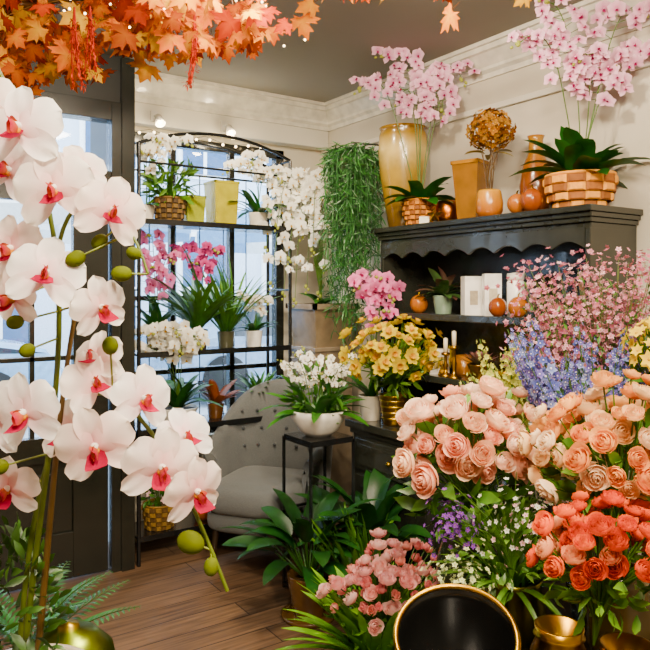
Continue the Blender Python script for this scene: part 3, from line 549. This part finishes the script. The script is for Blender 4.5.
# ---------------------------------------------------------------- stand with orchid bowl
b=B((-.79,-1.155,0)); w=.125
for sx in (-1,1):
    for sy in (-1,1): b.add(boxT(sx*w-.006,sx*w+.006,sy*w-.006,sy*w+.006,0,.765,mt),None,CER,None,False)
for z in (.02,.4,.755):
    for a in range(4): b.add(boxT(-w,w,-w-.006,-w+.006,z-.006,z+.006,mt),Rz(a*pi/2),CER,None,False)
b.add(boxT(-w,w,-w,w,.76,.775,mt),None,CER,None,False); b.make('metal_plant_stand')
b=B((-.79,-1.155,.775)); b.add(latheT([(.001,0),(.06,0),(.1,.03),(.135,.09),(.145,.125),(.138,.13),(.13,.12),(.001,.1)],36,'#efe9df'),None,CER)
straps(b,30,.26,.05,(20,80),1.0,('#2f5f26','#4f8a36'),(0,0,.1),.05); cloud(b,(0,0,.2),(.13,.13,.12),110,.07,.022)
for k in range(13):
    a=k*.7; ostem(b,[(.05*cos(a),.05*sin(a),.1),(.1*cos(a),.1*sin(a),.34),(.18*cos(a),.18*sin(a),.33+.04*(k%3))],8,.021,OR_W,vface((-.79,-1.15,0))*.6+np.array([0,0,.5]),.35,jit=.5,spread=1.4)
b.make('white_orchid_bowl')
for loc,pc,ls in (((-.985,-1.37,0),'#6a4a30',.85),((-.66,-1.42,0),'#3a3a34',1.0)):
    b=B(loc); b.add(latheT(potprof(.07,.1,.2,.01),28,pc),None,CER); b.add(latheT([(.001,0),(.12,0),(.13,.02),(.12,.022),(.001,.01)],28,pc),None,CER); soil(b,.085,.17)
    for i in range(38):
        az=i*2.4; e=radians(R(35,80)); d=np.array([cos(az)*cos(e),sin(az)*cos(e),sin(e)]); ln=R(.18,.32)*ls; p=np.array([0,0,.16])+d*ln
        b.add(tubeT([(0,0,.16),p],.004,.003,5,'#3f6a2c'),None,LEAF)
        k=R(.6,1.15); d2=nrm(d+np.array([0,0,-.3])); leaf(b,p,d2,R(.22,.34)*ls,R(.07,.09),R(.7,1.3),col('#173a1a')*k,col('#2f6028')*k,R(-.4,.4),8,4,a=.6,bb=.7,cup=.2)
    b.make('potted_aspidistra')
b=B((-.86,-1.56,0)); b.add(latheT(potprof(.06,.08,.2),24,'#4a4a40'),None,CER); straps(b,50,.36,.026,(62,88),.5,('#3d7028','#7ab040'),(0,0,.16),.04); b.make('potted_tulip_leaves')
LT=('#4f8a2c','#8cc04a')
b=B(S(.18,2.4)); b.add(latheT(potprof(.08,.11,.28),28,'#4a5038'),None,CER)
c1,c2,c3,c4=A(.72,.08,.1),A(.92,.34,.33),A(.9,.36,.34),A(.97,.66,.6)
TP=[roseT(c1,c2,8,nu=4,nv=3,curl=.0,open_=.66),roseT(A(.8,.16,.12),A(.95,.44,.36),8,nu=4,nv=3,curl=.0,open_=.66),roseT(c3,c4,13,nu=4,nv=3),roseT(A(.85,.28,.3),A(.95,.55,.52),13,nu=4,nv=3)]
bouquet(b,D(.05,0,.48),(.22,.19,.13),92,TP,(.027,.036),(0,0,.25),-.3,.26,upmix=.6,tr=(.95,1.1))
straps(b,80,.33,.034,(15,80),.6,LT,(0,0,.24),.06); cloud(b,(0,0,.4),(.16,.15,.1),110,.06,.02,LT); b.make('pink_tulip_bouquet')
# ---------------------------------------------------------------- display table + foreground flowers
TZ=.58
b=B(S(.85,1.7)); b.add(latheT([(.001,TZ),(.66,TZ),(.68,TZ-.01),(.68,TZ-.03),(.66,TZ-.04),(.08,TZ-.05),(.06,TZ-.1),(.05,.3),(.08,.1),(.3,.04),(.32,0),(.001,0)],56,'#2a1d14'),None,WOOD); b.make('round_display_table')
def tvase(b,r,h,c,mat=CER):
    b.add(latheT([(.001,0),(r*.7,0),(r*.75,.01),(r,h*.35),(r*.98,h*.6),(r*.72,h*.9),(r*.8,h),(r*.74,h),(r*.6,h*.85),(.001,h*.6)],32,c),None,mat)
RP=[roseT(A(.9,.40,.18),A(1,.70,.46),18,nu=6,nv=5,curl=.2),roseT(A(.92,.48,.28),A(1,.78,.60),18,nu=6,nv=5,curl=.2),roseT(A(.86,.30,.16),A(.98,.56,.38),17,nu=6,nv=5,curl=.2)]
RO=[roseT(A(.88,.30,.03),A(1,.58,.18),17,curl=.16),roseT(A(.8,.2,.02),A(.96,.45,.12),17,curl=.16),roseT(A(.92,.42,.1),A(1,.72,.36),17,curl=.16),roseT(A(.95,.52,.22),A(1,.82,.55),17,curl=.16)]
RR=[roseT(A(.55,.02,0),A(.88,.10,.01),16,curl=.08),roseT(A(.7,.05,0),A(.95,.18,.02),16,curl=.08),roseT(A(.8,.18,.05),A(.98,.45,.2),16,curl=.12)]
RL=[roseT('#c8c040','#eee898',16),roseT('#f0dc80','#fbf3cc',16)]
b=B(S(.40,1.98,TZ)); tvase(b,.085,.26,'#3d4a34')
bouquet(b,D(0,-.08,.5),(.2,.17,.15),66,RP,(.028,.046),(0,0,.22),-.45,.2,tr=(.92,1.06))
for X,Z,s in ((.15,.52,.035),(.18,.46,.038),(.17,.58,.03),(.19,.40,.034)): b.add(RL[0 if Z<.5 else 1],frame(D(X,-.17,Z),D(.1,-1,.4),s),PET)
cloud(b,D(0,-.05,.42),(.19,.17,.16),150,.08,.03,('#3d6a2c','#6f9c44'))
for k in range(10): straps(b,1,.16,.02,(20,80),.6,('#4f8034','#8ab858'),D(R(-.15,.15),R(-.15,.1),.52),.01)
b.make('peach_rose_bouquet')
b=B(S(.70,1.65,TZ)); tvase(b,.08,.26,'#5a4a30')
bouquet(b,D(.0,0,.55),(.2,.17,.15),100,RO,(.022,.036),(0,0,.22),-.55,.2,tr=(.9,1.05))
cloud(b,D(0,0,.47),(.18,.16,.15),150,.06,.024,('#3d6a2c','#7aa048')); b.make('orange_rose_bouquet')
b=B(S(.545,1.42,TZ))
b.add(latheT([(.001,0),(.04,0),(.045,.02),(.03,.05),(.035,.08),(.056,.13),(.058,.17),(.045,.2),(.05,.225),(.045,.225),(.001,.15)],30,'#c8962e'),Tr(D(-.06,.03,0)),MET)
for z in (.05,.2): b.add(latheT([(.04,z),(.052,z+.006),(.04,z+.012)],30,'#e0b040'),Tr(D(-.06,.03,0)),MET)
b.add(latheT([(.001,0),(.05,0),(.068,.06),(.066,.14),(.05,.19),(.055,.21),(.05,.21),(.001,.15)],30,'#b5822a'),Tr(D(.06,-.02,0)),MET)
bouquet(b,D(.03,0,.395),(.135,.12,.085),62,RR,(.021,.030),(0,0,.2),-.3,.28)
cloud(b,D(.03,0,.33),(.12,.11,.08),130,.045,.016,('#4a7a2c','#86b04c')); b.make('orange_ranunculus_in_brass_vases')
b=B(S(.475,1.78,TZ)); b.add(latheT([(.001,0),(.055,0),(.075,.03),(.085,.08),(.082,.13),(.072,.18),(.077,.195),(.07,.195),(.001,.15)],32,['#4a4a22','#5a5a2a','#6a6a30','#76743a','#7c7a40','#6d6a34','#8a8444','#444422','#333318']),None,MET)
straps(b,60,.2,.014,(15,80),.9,('#46782e','#8bb854'),(0,0,.17),.03)
cloud(b,D(-.02,0,.27),(.14,.12,.11),140,.045,.014,('#4a7a32','#8ab058'))
SW=starT(5,'#dfe8c8','#ffffff',.7,.2,2,2); SP=starT(5,'#6a3aa0','#a468c8',.7,.2,2,2); SY=starT(5,'#c8d890','#f0f4c8',.7,.2,2,2); SPk=starT(5,'#d898a8','#f8dce0',.7,.2,2,2)
for c,rad,n,T in ((D(.02,-.06,.36),(.14,.12,.1),90,SW),(D(.05,-.08,.34),(.12,.1,.1),90,SPk),(D(-.16,-.06,.34),(.06,.05,.07),100,SP),(D(-.14,-.08,.22),(.08,.08,.07),150,SY)):
    bouquet(b,c,rad,n,[T],(.005,.009),(0,0,.17),-.7,.45,stems=False)
for k in range(60): b.add(tubeT(bez([(0,0,.17),(0,0,.3),D(R(-.19,.15),R(-.14,.1),R(.3,.48))],5),.0015,.001,4,'#6f9a48'),None,LEAF)
b.make('filler_flowers_in_bronze_vase')
W1=[starT(5,'#b05878','#e898b0',.7,.3,2,2),starT(5,'#c07090','#f0b8c4',.7,.3,2,2),starT(5,'#a05068','#d08898',.7,.3,2,2),starT(5,'#c88ca0','#f4d0d4',.7,.3,2,2)]
b=B(S(.85,2.12,TZ)); tvase(b,.09,.4,'#54564a')
for k in range(150):
    e=D(R(-.3,.26),R(-.18,.12),R(.72,1.02)); C=bez([(0,0,.38),(e[0]*.3,e[1]*.3,.6),e],8); b.add(tubeT(C,.0015,.001,4,'#6a7a48'),None,LEAF)
    for j in range(24):
        p=C[-1-(j%3)]+rng.normal(size=3)*np.array([.03,.03,.02]); b.add(W1[int(rng.integers(4))],frame(p,nrm(p-np.array([0,0,.6])+rng.normal(size=3)*.3),R(.007,.011),R(0,6)),PET,R(.75,1.15))
    for j in range(12): b.add(TL,dirframe(C[3+j%4]+rng.normal(size=3)*.025,rng.normal(size=3)+np.array([0,0,.6]),.035),LEAF,(.8,.75,.8))
b.make('pink_wax_flower_bunch')
DL=[starT(5,'#4c56a8','#8a92d8',.75,.3,2,2,'#e8e4f0',.2),starT(5,'#5a50a4','#a094d8',.75,.3,2,2,'#e8e4f0',.2),starT(5,'#6878c0','#b4bee8',.75,.3,2,2,'#f4f0f4',.2)]
b=B(S(.75,1.93,TZ)); tvase(b,.085,.34,'#3e463a')
def spike(b,e,n,Ts,s,top=.9,ln=.3,w=.03,c='#5f8040'):
    C=bez([(0,0,.3),(e[0]*.4,e[1]*.4,.5),e],16); b.add(tubeT(C,.003,.0015,4,c),None,LEAF); d=nrm(C[-1]-C[-4])
    for j in range(n):
        t=j/n; p=C[-1]-d*ln*(1-t); a=j*2.4; k=1-.6*t; x=nrm(np.cross(d,[.2,.1,1])) ; y=np.cross(d,x); o=x*cos(a)+y*sin(a)
        b.add(Ts[int(rng.integers(len(Ts)))],frame(p+o*w*k,o+d*.3,s*k*R(.85,1.15),R(0,6)),PET,R(.85,1.15))
for k in range(40): spike(b,D(R(-.27,.24),R(-.2,.08),R(.64,.85)),34,DL,.020,ln=R(.18,.28),w=.024)
cloud(b,D(0,0,.55),(.17,.15,.14),110,.07,.02,('#3d6a3c','#6f9c5a')); b.make('delphinium_bunch')
b=B(S(.6,2.16,TZ)); tvase(b,.07,.34,'#44483a'); SN=[starT(5,'#ccd870','#eeeca0',.8,.6,2,2,'#d0d880',.2)]
for k in range(20): spike(b,D(R(-.18,.02),R(-.16,.04),R(.6,.78)),30,SN,.02,ln=.2,w=.02)
cloud(b,D(0,0,.5),(.1,.1,.14),80,.07,.02); b.make('snapdragon_bunch')
YS=[starT(6,A(.7,.42,0),A(.85,.64,.01),.6,.3)]
b=B(S(.98,2.0,TZ)); tvase(b,.07,.4,'#55503c'); bouquet(b,D(-.12,-.2,.76),(.1,.07,.08),60,YS,(.018,.026),(0,0,.38),-.4,.3); cloud(b,D(-.1,-.16,.68),(.1,.08,.1),60,.06,.02); b.make('yellow_freesia_bunch')
b=B(S(.285,1.5,TZ)); ax=Tr(0,0,.045)@frame((0,0,0),nrm(D(-.12,-.5,1)))
b.add(latheT([(.001,0),(.085,0),(.1,.02),(.118,.17),(.123,.2),(.119,.2),(.112,.17),(.09,.015),(.001,.012)],44,'#0d0d0c'),ax,CER)
b.add(tf(latheT([(.121+.006*cos(a),.2+.006*sin(a)) for a in np.linspace(0,2*pi,9)],44,'#d8a440'),I4()),ax,MET)
b.add(boxT(-.06,.06,-.05,.05,0,.03,'#0d0d0c'),None,CER,None,False)
b.make('black_flower_bucket')
# ---------------------------------------------------------------- near orchid on plinth
ob=S(-.42,.97,.8)
b=B((ob[0],ob[1],0)); b.add(boxT(-.16,.16,-.16,.16,0,.76,'#3a342c'),None,WOOD,None,False); b.add(boxT(-.18,.18,-.18,.18,.76,.8,'#443c32'),None,WOOD,None,False); b.add(boxT(-.175,.175,-.175,.175,0,.06,'#443c32'),None,WOOD,None,False); b.make('wooden_plinth',.004)
b=B(ob); b.add(latheT(potprof(.07,.1,.16),36,'#cfc4b0'),None,CER); soil(b,.085,.145)
Pt=lambda X,Y,Z: S(X,Y,Z)-ob
st1=bez([Pt(-.42,.97,.94),Pt(-.40,.97,1.25),Pt(-.30,.9,1.5),Pt(-.34,.92,1.62),Pt(-.46,.92,1.85)],24)
st1b=bez([st1[14],Pt(-.33,.9,1.66),Pt(-.25,.88,1.62),Pt(-.22,.87,1.52)],16)
st2=bez([Pt(-.43,.98,.94),Pt(-.42,.98,1.2),Pt(-.36,.95,1.5),Pt(-.24,.9,1.42),Pt(-.12,.86,1.13)],24)
st3=bez([Pt(-.4,.96,.94),Pt(-.37,.95,1.2),Pt(-.36,.93,1.3),Pt(-.33,.92,1.46)],20)
for s_,r_ in ((st1,.0045),(st1b,.003),(st2,.004),(st3,.005)): b.add(tubeT(s_,r_,r_*.6,10,'#6b7a30' if r_<.005 else '#6a5030'),None,LEAF)
allst=np.concatenate([st1,st1b,st2])
fl=[(-.370,.85,1.694,.056,(-.1,.1)),(-.328,.85,1.621,.052,(.1,-.1)),(-.263,.86,1.595,.046,(.6,.0)),(-.335,.84,1.518,.048,(.3,.2)),(-.277,.86,1.478,.040,(1.2,-.3)),(-.400,.9,1.551,.047,(-.3,0)),
 (-.362,.85,1.350,.050,(-.3,-.1)),(-.296,.9,1.380,.044,(.6,.3)),(-.275,.84,1.312,.050,(.2,-.2)),(-.23,.88,1.362,.044,(1.0,.1)),(-.2,.85,1.284,.050,(.5,-.2)),(-.158,.85,1.255,.044,(1.1,-.35)),(-.405,.9,1.65,.048,(-.2,.3)),(-.34,.93,1.31,.046,(-.3,.1)),(-.43,.86,1.73,.052,(0,.3)),(-.41,.88,1.34,.048,(-.5,0)),(-.30,.92,1.41,.040,(-.4,.5)),(-.39,.88,1.49,.042,(-.6,-.2)),(-.18,.9,1.31,.040,(.7,.4)),(-.33,.93,1.66,.042,(.5,.6)),(-.415,.92,1.24,.044,(-.1,-.3))]
for i,(X,Y,Z,r,(fx,fz)) in enumerate(fl):
    p=Pt(X,Y,Z); n=nrm(D(fx,-1,fz)); q=allst[np.argmin(((allst-(p+n*-.03))**2).sum(1))]
    b.add(tubeT(bez([q,(q+p)/2+np.array([0,0,.008]),p-n*.03,p-n*.004],8),.0016,.0022,6,'#a9a860'),None,LEAF)
    b.add(OR_HI[i%3],frame(p,n,r,R(-.35,.35)),PET)
for X,Y,Z,r in ((-.303,.85,1.538,.010),(-.25,.86,1.52,.010),(-.37,.87,1.425,.009),(-.27,.88,1.43,.010),(-.405,.87,1.28,.010),(-.165,.86,1.19,.014),(-.235,.86,1.545,.008),(-.28,.87,1.56,.009),(-.14,.86,1.16,.009),(-.385,.87,1.46,.009)):
    p=Pt(X,Y,Z); q=allst[np.argmin(((allst-p)**2).sum(1))]; b.add(tubeT([q,p],.0015,.0015,5,'#8f9a48'),None,LEAF); b.add(ballT(r,'#7f8a20',14,9,1.25),frame(p,nrm(p-q+1e-4)),PET)
cloud(b,D(-.02,.0,.25),(.07,.08,.13),320,.028,.009,('#24401a','#4c7030')); b.make('potted_moth_orchid')
def fern(b,n,L,base):
    for i in range(n):
        az=i*2.4+R(-.3,.3); e=R(.6,1.3); d=np.array([cos(az)*cos(e),sin(az)*cos(e),sin(e)]); C=bez([base,np.array(base)+d*L*.6,np.array(base)+d*L*.8+np.array([cos(az),sin(az),-.2])*L*.4],22)
        b.add(tubeT(C,.002,.001,4,'#4a6a28'),None,LEAF)
        for j in range(2,22):
            t=nrm(C[min(21,j+1)]-C[j-1]); sd=nrm(np.cross(t,[0,0,1])); w=.045*sin(pi*(j/22)**.7)+.006
            for s in (1,-1): b.add(LF('#2a5a2c','#4f8a48',1,.26,-.3,2,2),dirframe(C[j],nrm(sd*s+t*.5),w),LEAF,R(.85,1.15))
b=B(S(-.66,1.62,0)); b.add(latheT([(.001,.5),(.2,.5),(.21,.49),(.2,.47),(.03,.46),(.025,.2),(.03,.05),(.14,.02),(.15,0),(.001,0)],36,'#2c2118'),None,WOOD); b.make('side_table')
b=B(S(-.565,1.54,.5)); b.add(latheT([(.001,0),(.06,0),(.1,.07),(.108,.15),(.095,.21),(.06,.245),(.025,.255),(.022,.265),(.001,.27)],40,['#4a5a18','#5a6a20','#6f7f2a','#83933a','#8d9e44','#95a44c','#8a9a38','#c8a850','#c8a850']),None,MET)
b.make('green_lidded_jar')
b=B(S(-.72,1.7,.5)); b.add(latheT(potprof(.05,.065,.1),24,'#7a6a50'),None,CER); fern(b,15,.27,(0,0,.09)); b.make('potted_fern')
# ---------------------------------------------------------------- autumn garland
g0=S(-.35,2.25,0); b=B((g0[0],g0[1],H))
G=lambda r,f,z: D(r,f,z-H)
br=bez([G(-.95,0,2.36),G(-.5,.1,2.5),G(0,-.05,2.46),G(.5,.0,2.54),G(.95,.0,2.5)],26); b.add(tubeT(br,.012,.007,8,'#5a3a20'),None,WOOD)
for t in (3,12,21): b.add(tubeT([br[t],(br[t][0],br[t][1],-.001)],.0012,.0012,4,'#333333'),None,MET)
ML=[mapleT(a,c) for a,c in ((A(.62,.2,0),A(.55,.1,0)),(A(.7,.36,.0),A(.64,.2,0)),(A(.5,.06,0),A(.36,.025,0)),(A(.78,.5,.0),A(.72,.34,0)),(A(.42,.1,0),A(.3,.04,0)),(A(.66,.24,0),A(.58,.09,0)),(A(.7,.32,0),A(.6,.14,0)))]
for i in range(450):
    t=rng.beta(1.0,1.7); k=min(25,int(t*26)); p=br[k]; drop=(.27-.15*t) ; o=np.array([R(-.12,.12),R(-.12,.12),R(-drop,.1)])
    if t>.6 and R(0,1)<.85: o[2]=abs(o[2])*.5
    q=p+o; b.add(ML[int(rng.integers(7))],frame(q,nrm(D(R(-.7,.7),R(-1,-.1),R(-.5,.5))),R(.045,.078),pi+R(-1,1)),PET,R(.8,1.15))
    if i%3==0: b.add(tubeT([p,q],.0012,.001,4,'#7a4a20'),None,LEAF)
TRd=petalT(1,.3,-.5,.25,A(.4,.02,.003),A(.5,.05,.005),2,2,a=.7,b=.7)
for r,z in ((-.76,2.36),(-.72,2.34),(-.38,2.38),(-.06,2.38),(-.9,2.38),(-.42,2.37)):
    f=R(-.14,.0); ln=R(.2,.27)
    for s in range(4):
        C=bez([G(r,f,z),G(r+R(-.02,.02),f,z-ln*.5),G(r+R(-.03,.03),f,z-ln)],12); b.add(tubeT(C,.003,.002,5,A(.4,.02,.005)),None,PET)
        for j in range(2,12):
            for k in range(4): b.add(TRd,dirframe(C[j]+rng.normal(size=3)*.004,rng.normal(size=3)+np.array([0,0,-1]),.02),PET,R(.7,1.2))
for i in range(40):
    p=br[int(rng.integers(0,18))]+np.array([R(-.1,.1),R(-.12,.1),R(-.18,.02)]); b.add(ballT(.004,'#ffffff',8,5),Tr(p),EMI)
b.make('autumn_leaf_garland')
for i,x in enumerate((-1.25,-.8)):
    b=B((x,-.101,2.52)); b.add(boxT(-.02,.02,-.012,0,-.03,.03,'#d8d4cc'),None,CER,None,False); b.add(tubeT([(0,-.01,0),(0,-.06,0),(0,-.08,-.03)],.006,.006,6,'#d8d4cc'),None,CER)
    M=Tr(0,-.09,-.04)@frame((0,0,0),(0,-.6,-.8)); b.add(latheT([(.001,-.03),(.02,-.03),(.03,.03),(.026,.03),(.016,-.02)],18,'#e0dcd4'),M,CER); b.add(ballT(.018,'#ffffff',12,8),M@Tr(0,0,.012),EMI); b.make('clip_spotlight')
b=B((-.9,-.055,2.466)); xs=np.linspace(-.54,.54,37); C=np.array([(x,0,-.012-.03*abs(sin(x*9))) for x in xs]); b.add(tubeT(C,.0018,.0018,4,'#2a3a20'),None,CER)
for k in range(1,36,3): b.add(ballT(.008,'#ffffff',8,6),Tr(C[k]+np.array([0,0,-.011])),EMI)
b.make('fairy_lights')
# ---------------------------------------------------------------- lights
from mathutils import Vector
def area(name,loc,tgt,size,p,c=(1,.84,.61)):
    l=bpy.data.lights.new(name,'AREA'); l.size=size; l.energy=p; l.color=c; o=bpy.data.objects.new(name,l); bpy.context.collection.objects.link(o); o.location=loc
    o.rotation_euler=(Vector(tgt)-Vector(loc)).to_track_quat('-Z','Y').to_euler(); return o
area('overhead_area',(-1.6,-2.4,2.7),(-1.3,-2.0,0),.5,66)
area('overhead_area',(-2.7,-4.2,2.65),(-1.9,-2.9,1.1),.4,88)  # unseen front fill above the camera, added to brighten the foreground
area('overhead_area',(-1.7,-4.0,2.65),(-1.0,-2.6,1.0),.4,85)  # added fill over the foreground flowers, no fixture modelled
def spot(name,loc,tgt,p,ang=70,c=(1,.84,.61),bl=.6,rad=.04):
    l=bpy.data.lights.new(name,'SPOT'); l.energy=p; l.spot_size=radians(ang); l.spot_blend=bl; l.color=c; l.shadow_soft_size=rad; o=bpy.data.objects.new(name,l); bpy.context.collection.objects.link(o); o.location=loc
    o.rotation_euler=(Vector(tgt)-Vector(loc)).to_track_quat('-Z','Y').to_euler()
spot('aimed_spot',(-1.3,-1.3,2.68),(-.2,-.35,1.6),75,80)
spot('aimed_spot',(-1.5,-1.3,2.68),(-1.05,-.2,1.2),100,90)
spot('aimed_spot',(-1.3,-2.3,2.68),(-.1,-1.7,1.9),62,95)
spot('aimed_spot',(-1.9,-1.9,2.68),(-.9,-1.1,.5),50,70)
spot('aimed_spot',(-2.2,-2.9,2.68),(-.2,-1.6,1.1),80,40)  # added to brighten the hutch shelves, not an actual fixture
spot('aimed_spot',(-2.5,-3.4,2.4),(-1.9,-2.4,2.35),18,110)
spot('aimed_spot',(-2.0,-3.0,2.68),(-1.2,-2.2,.45),60,38)  # added to lift the dark tulip bouquet, no lamp there
for x in (-1.25,-.8):
    l=bpy.data.lights.new('clip_light','POINT'); l.energy=4; l.color=(1,.8,.5); l.shadow_soft_size=.03; o=bpy.data.objects.new('clip_light',l); o.location=(x,-.24,2.43); bpy.context.collection.objects.link(o)
w=bpy.data.worlds.new('sky'); bpy.context.scene.world=w; w.use_nodes=True; bg=w.node_tree.nodes['Background']; bg.inputs[0].default_value=(.66,.83,1,1); bg.inputs[1].default_value=10.0
c=bpy.data.cameras.new('camera'); co=bpy.data.objects.new('camera',c); bpy.context.collection.objects.link(co); co.location=CAM
co.rotation_euler=(pi/2,0,radians(-34.2)); c.sensor_width=36; c.lens=36*700/650; c.shift_y=-35/650; c.clip_start=.05
bpy.context.scene.camera=co
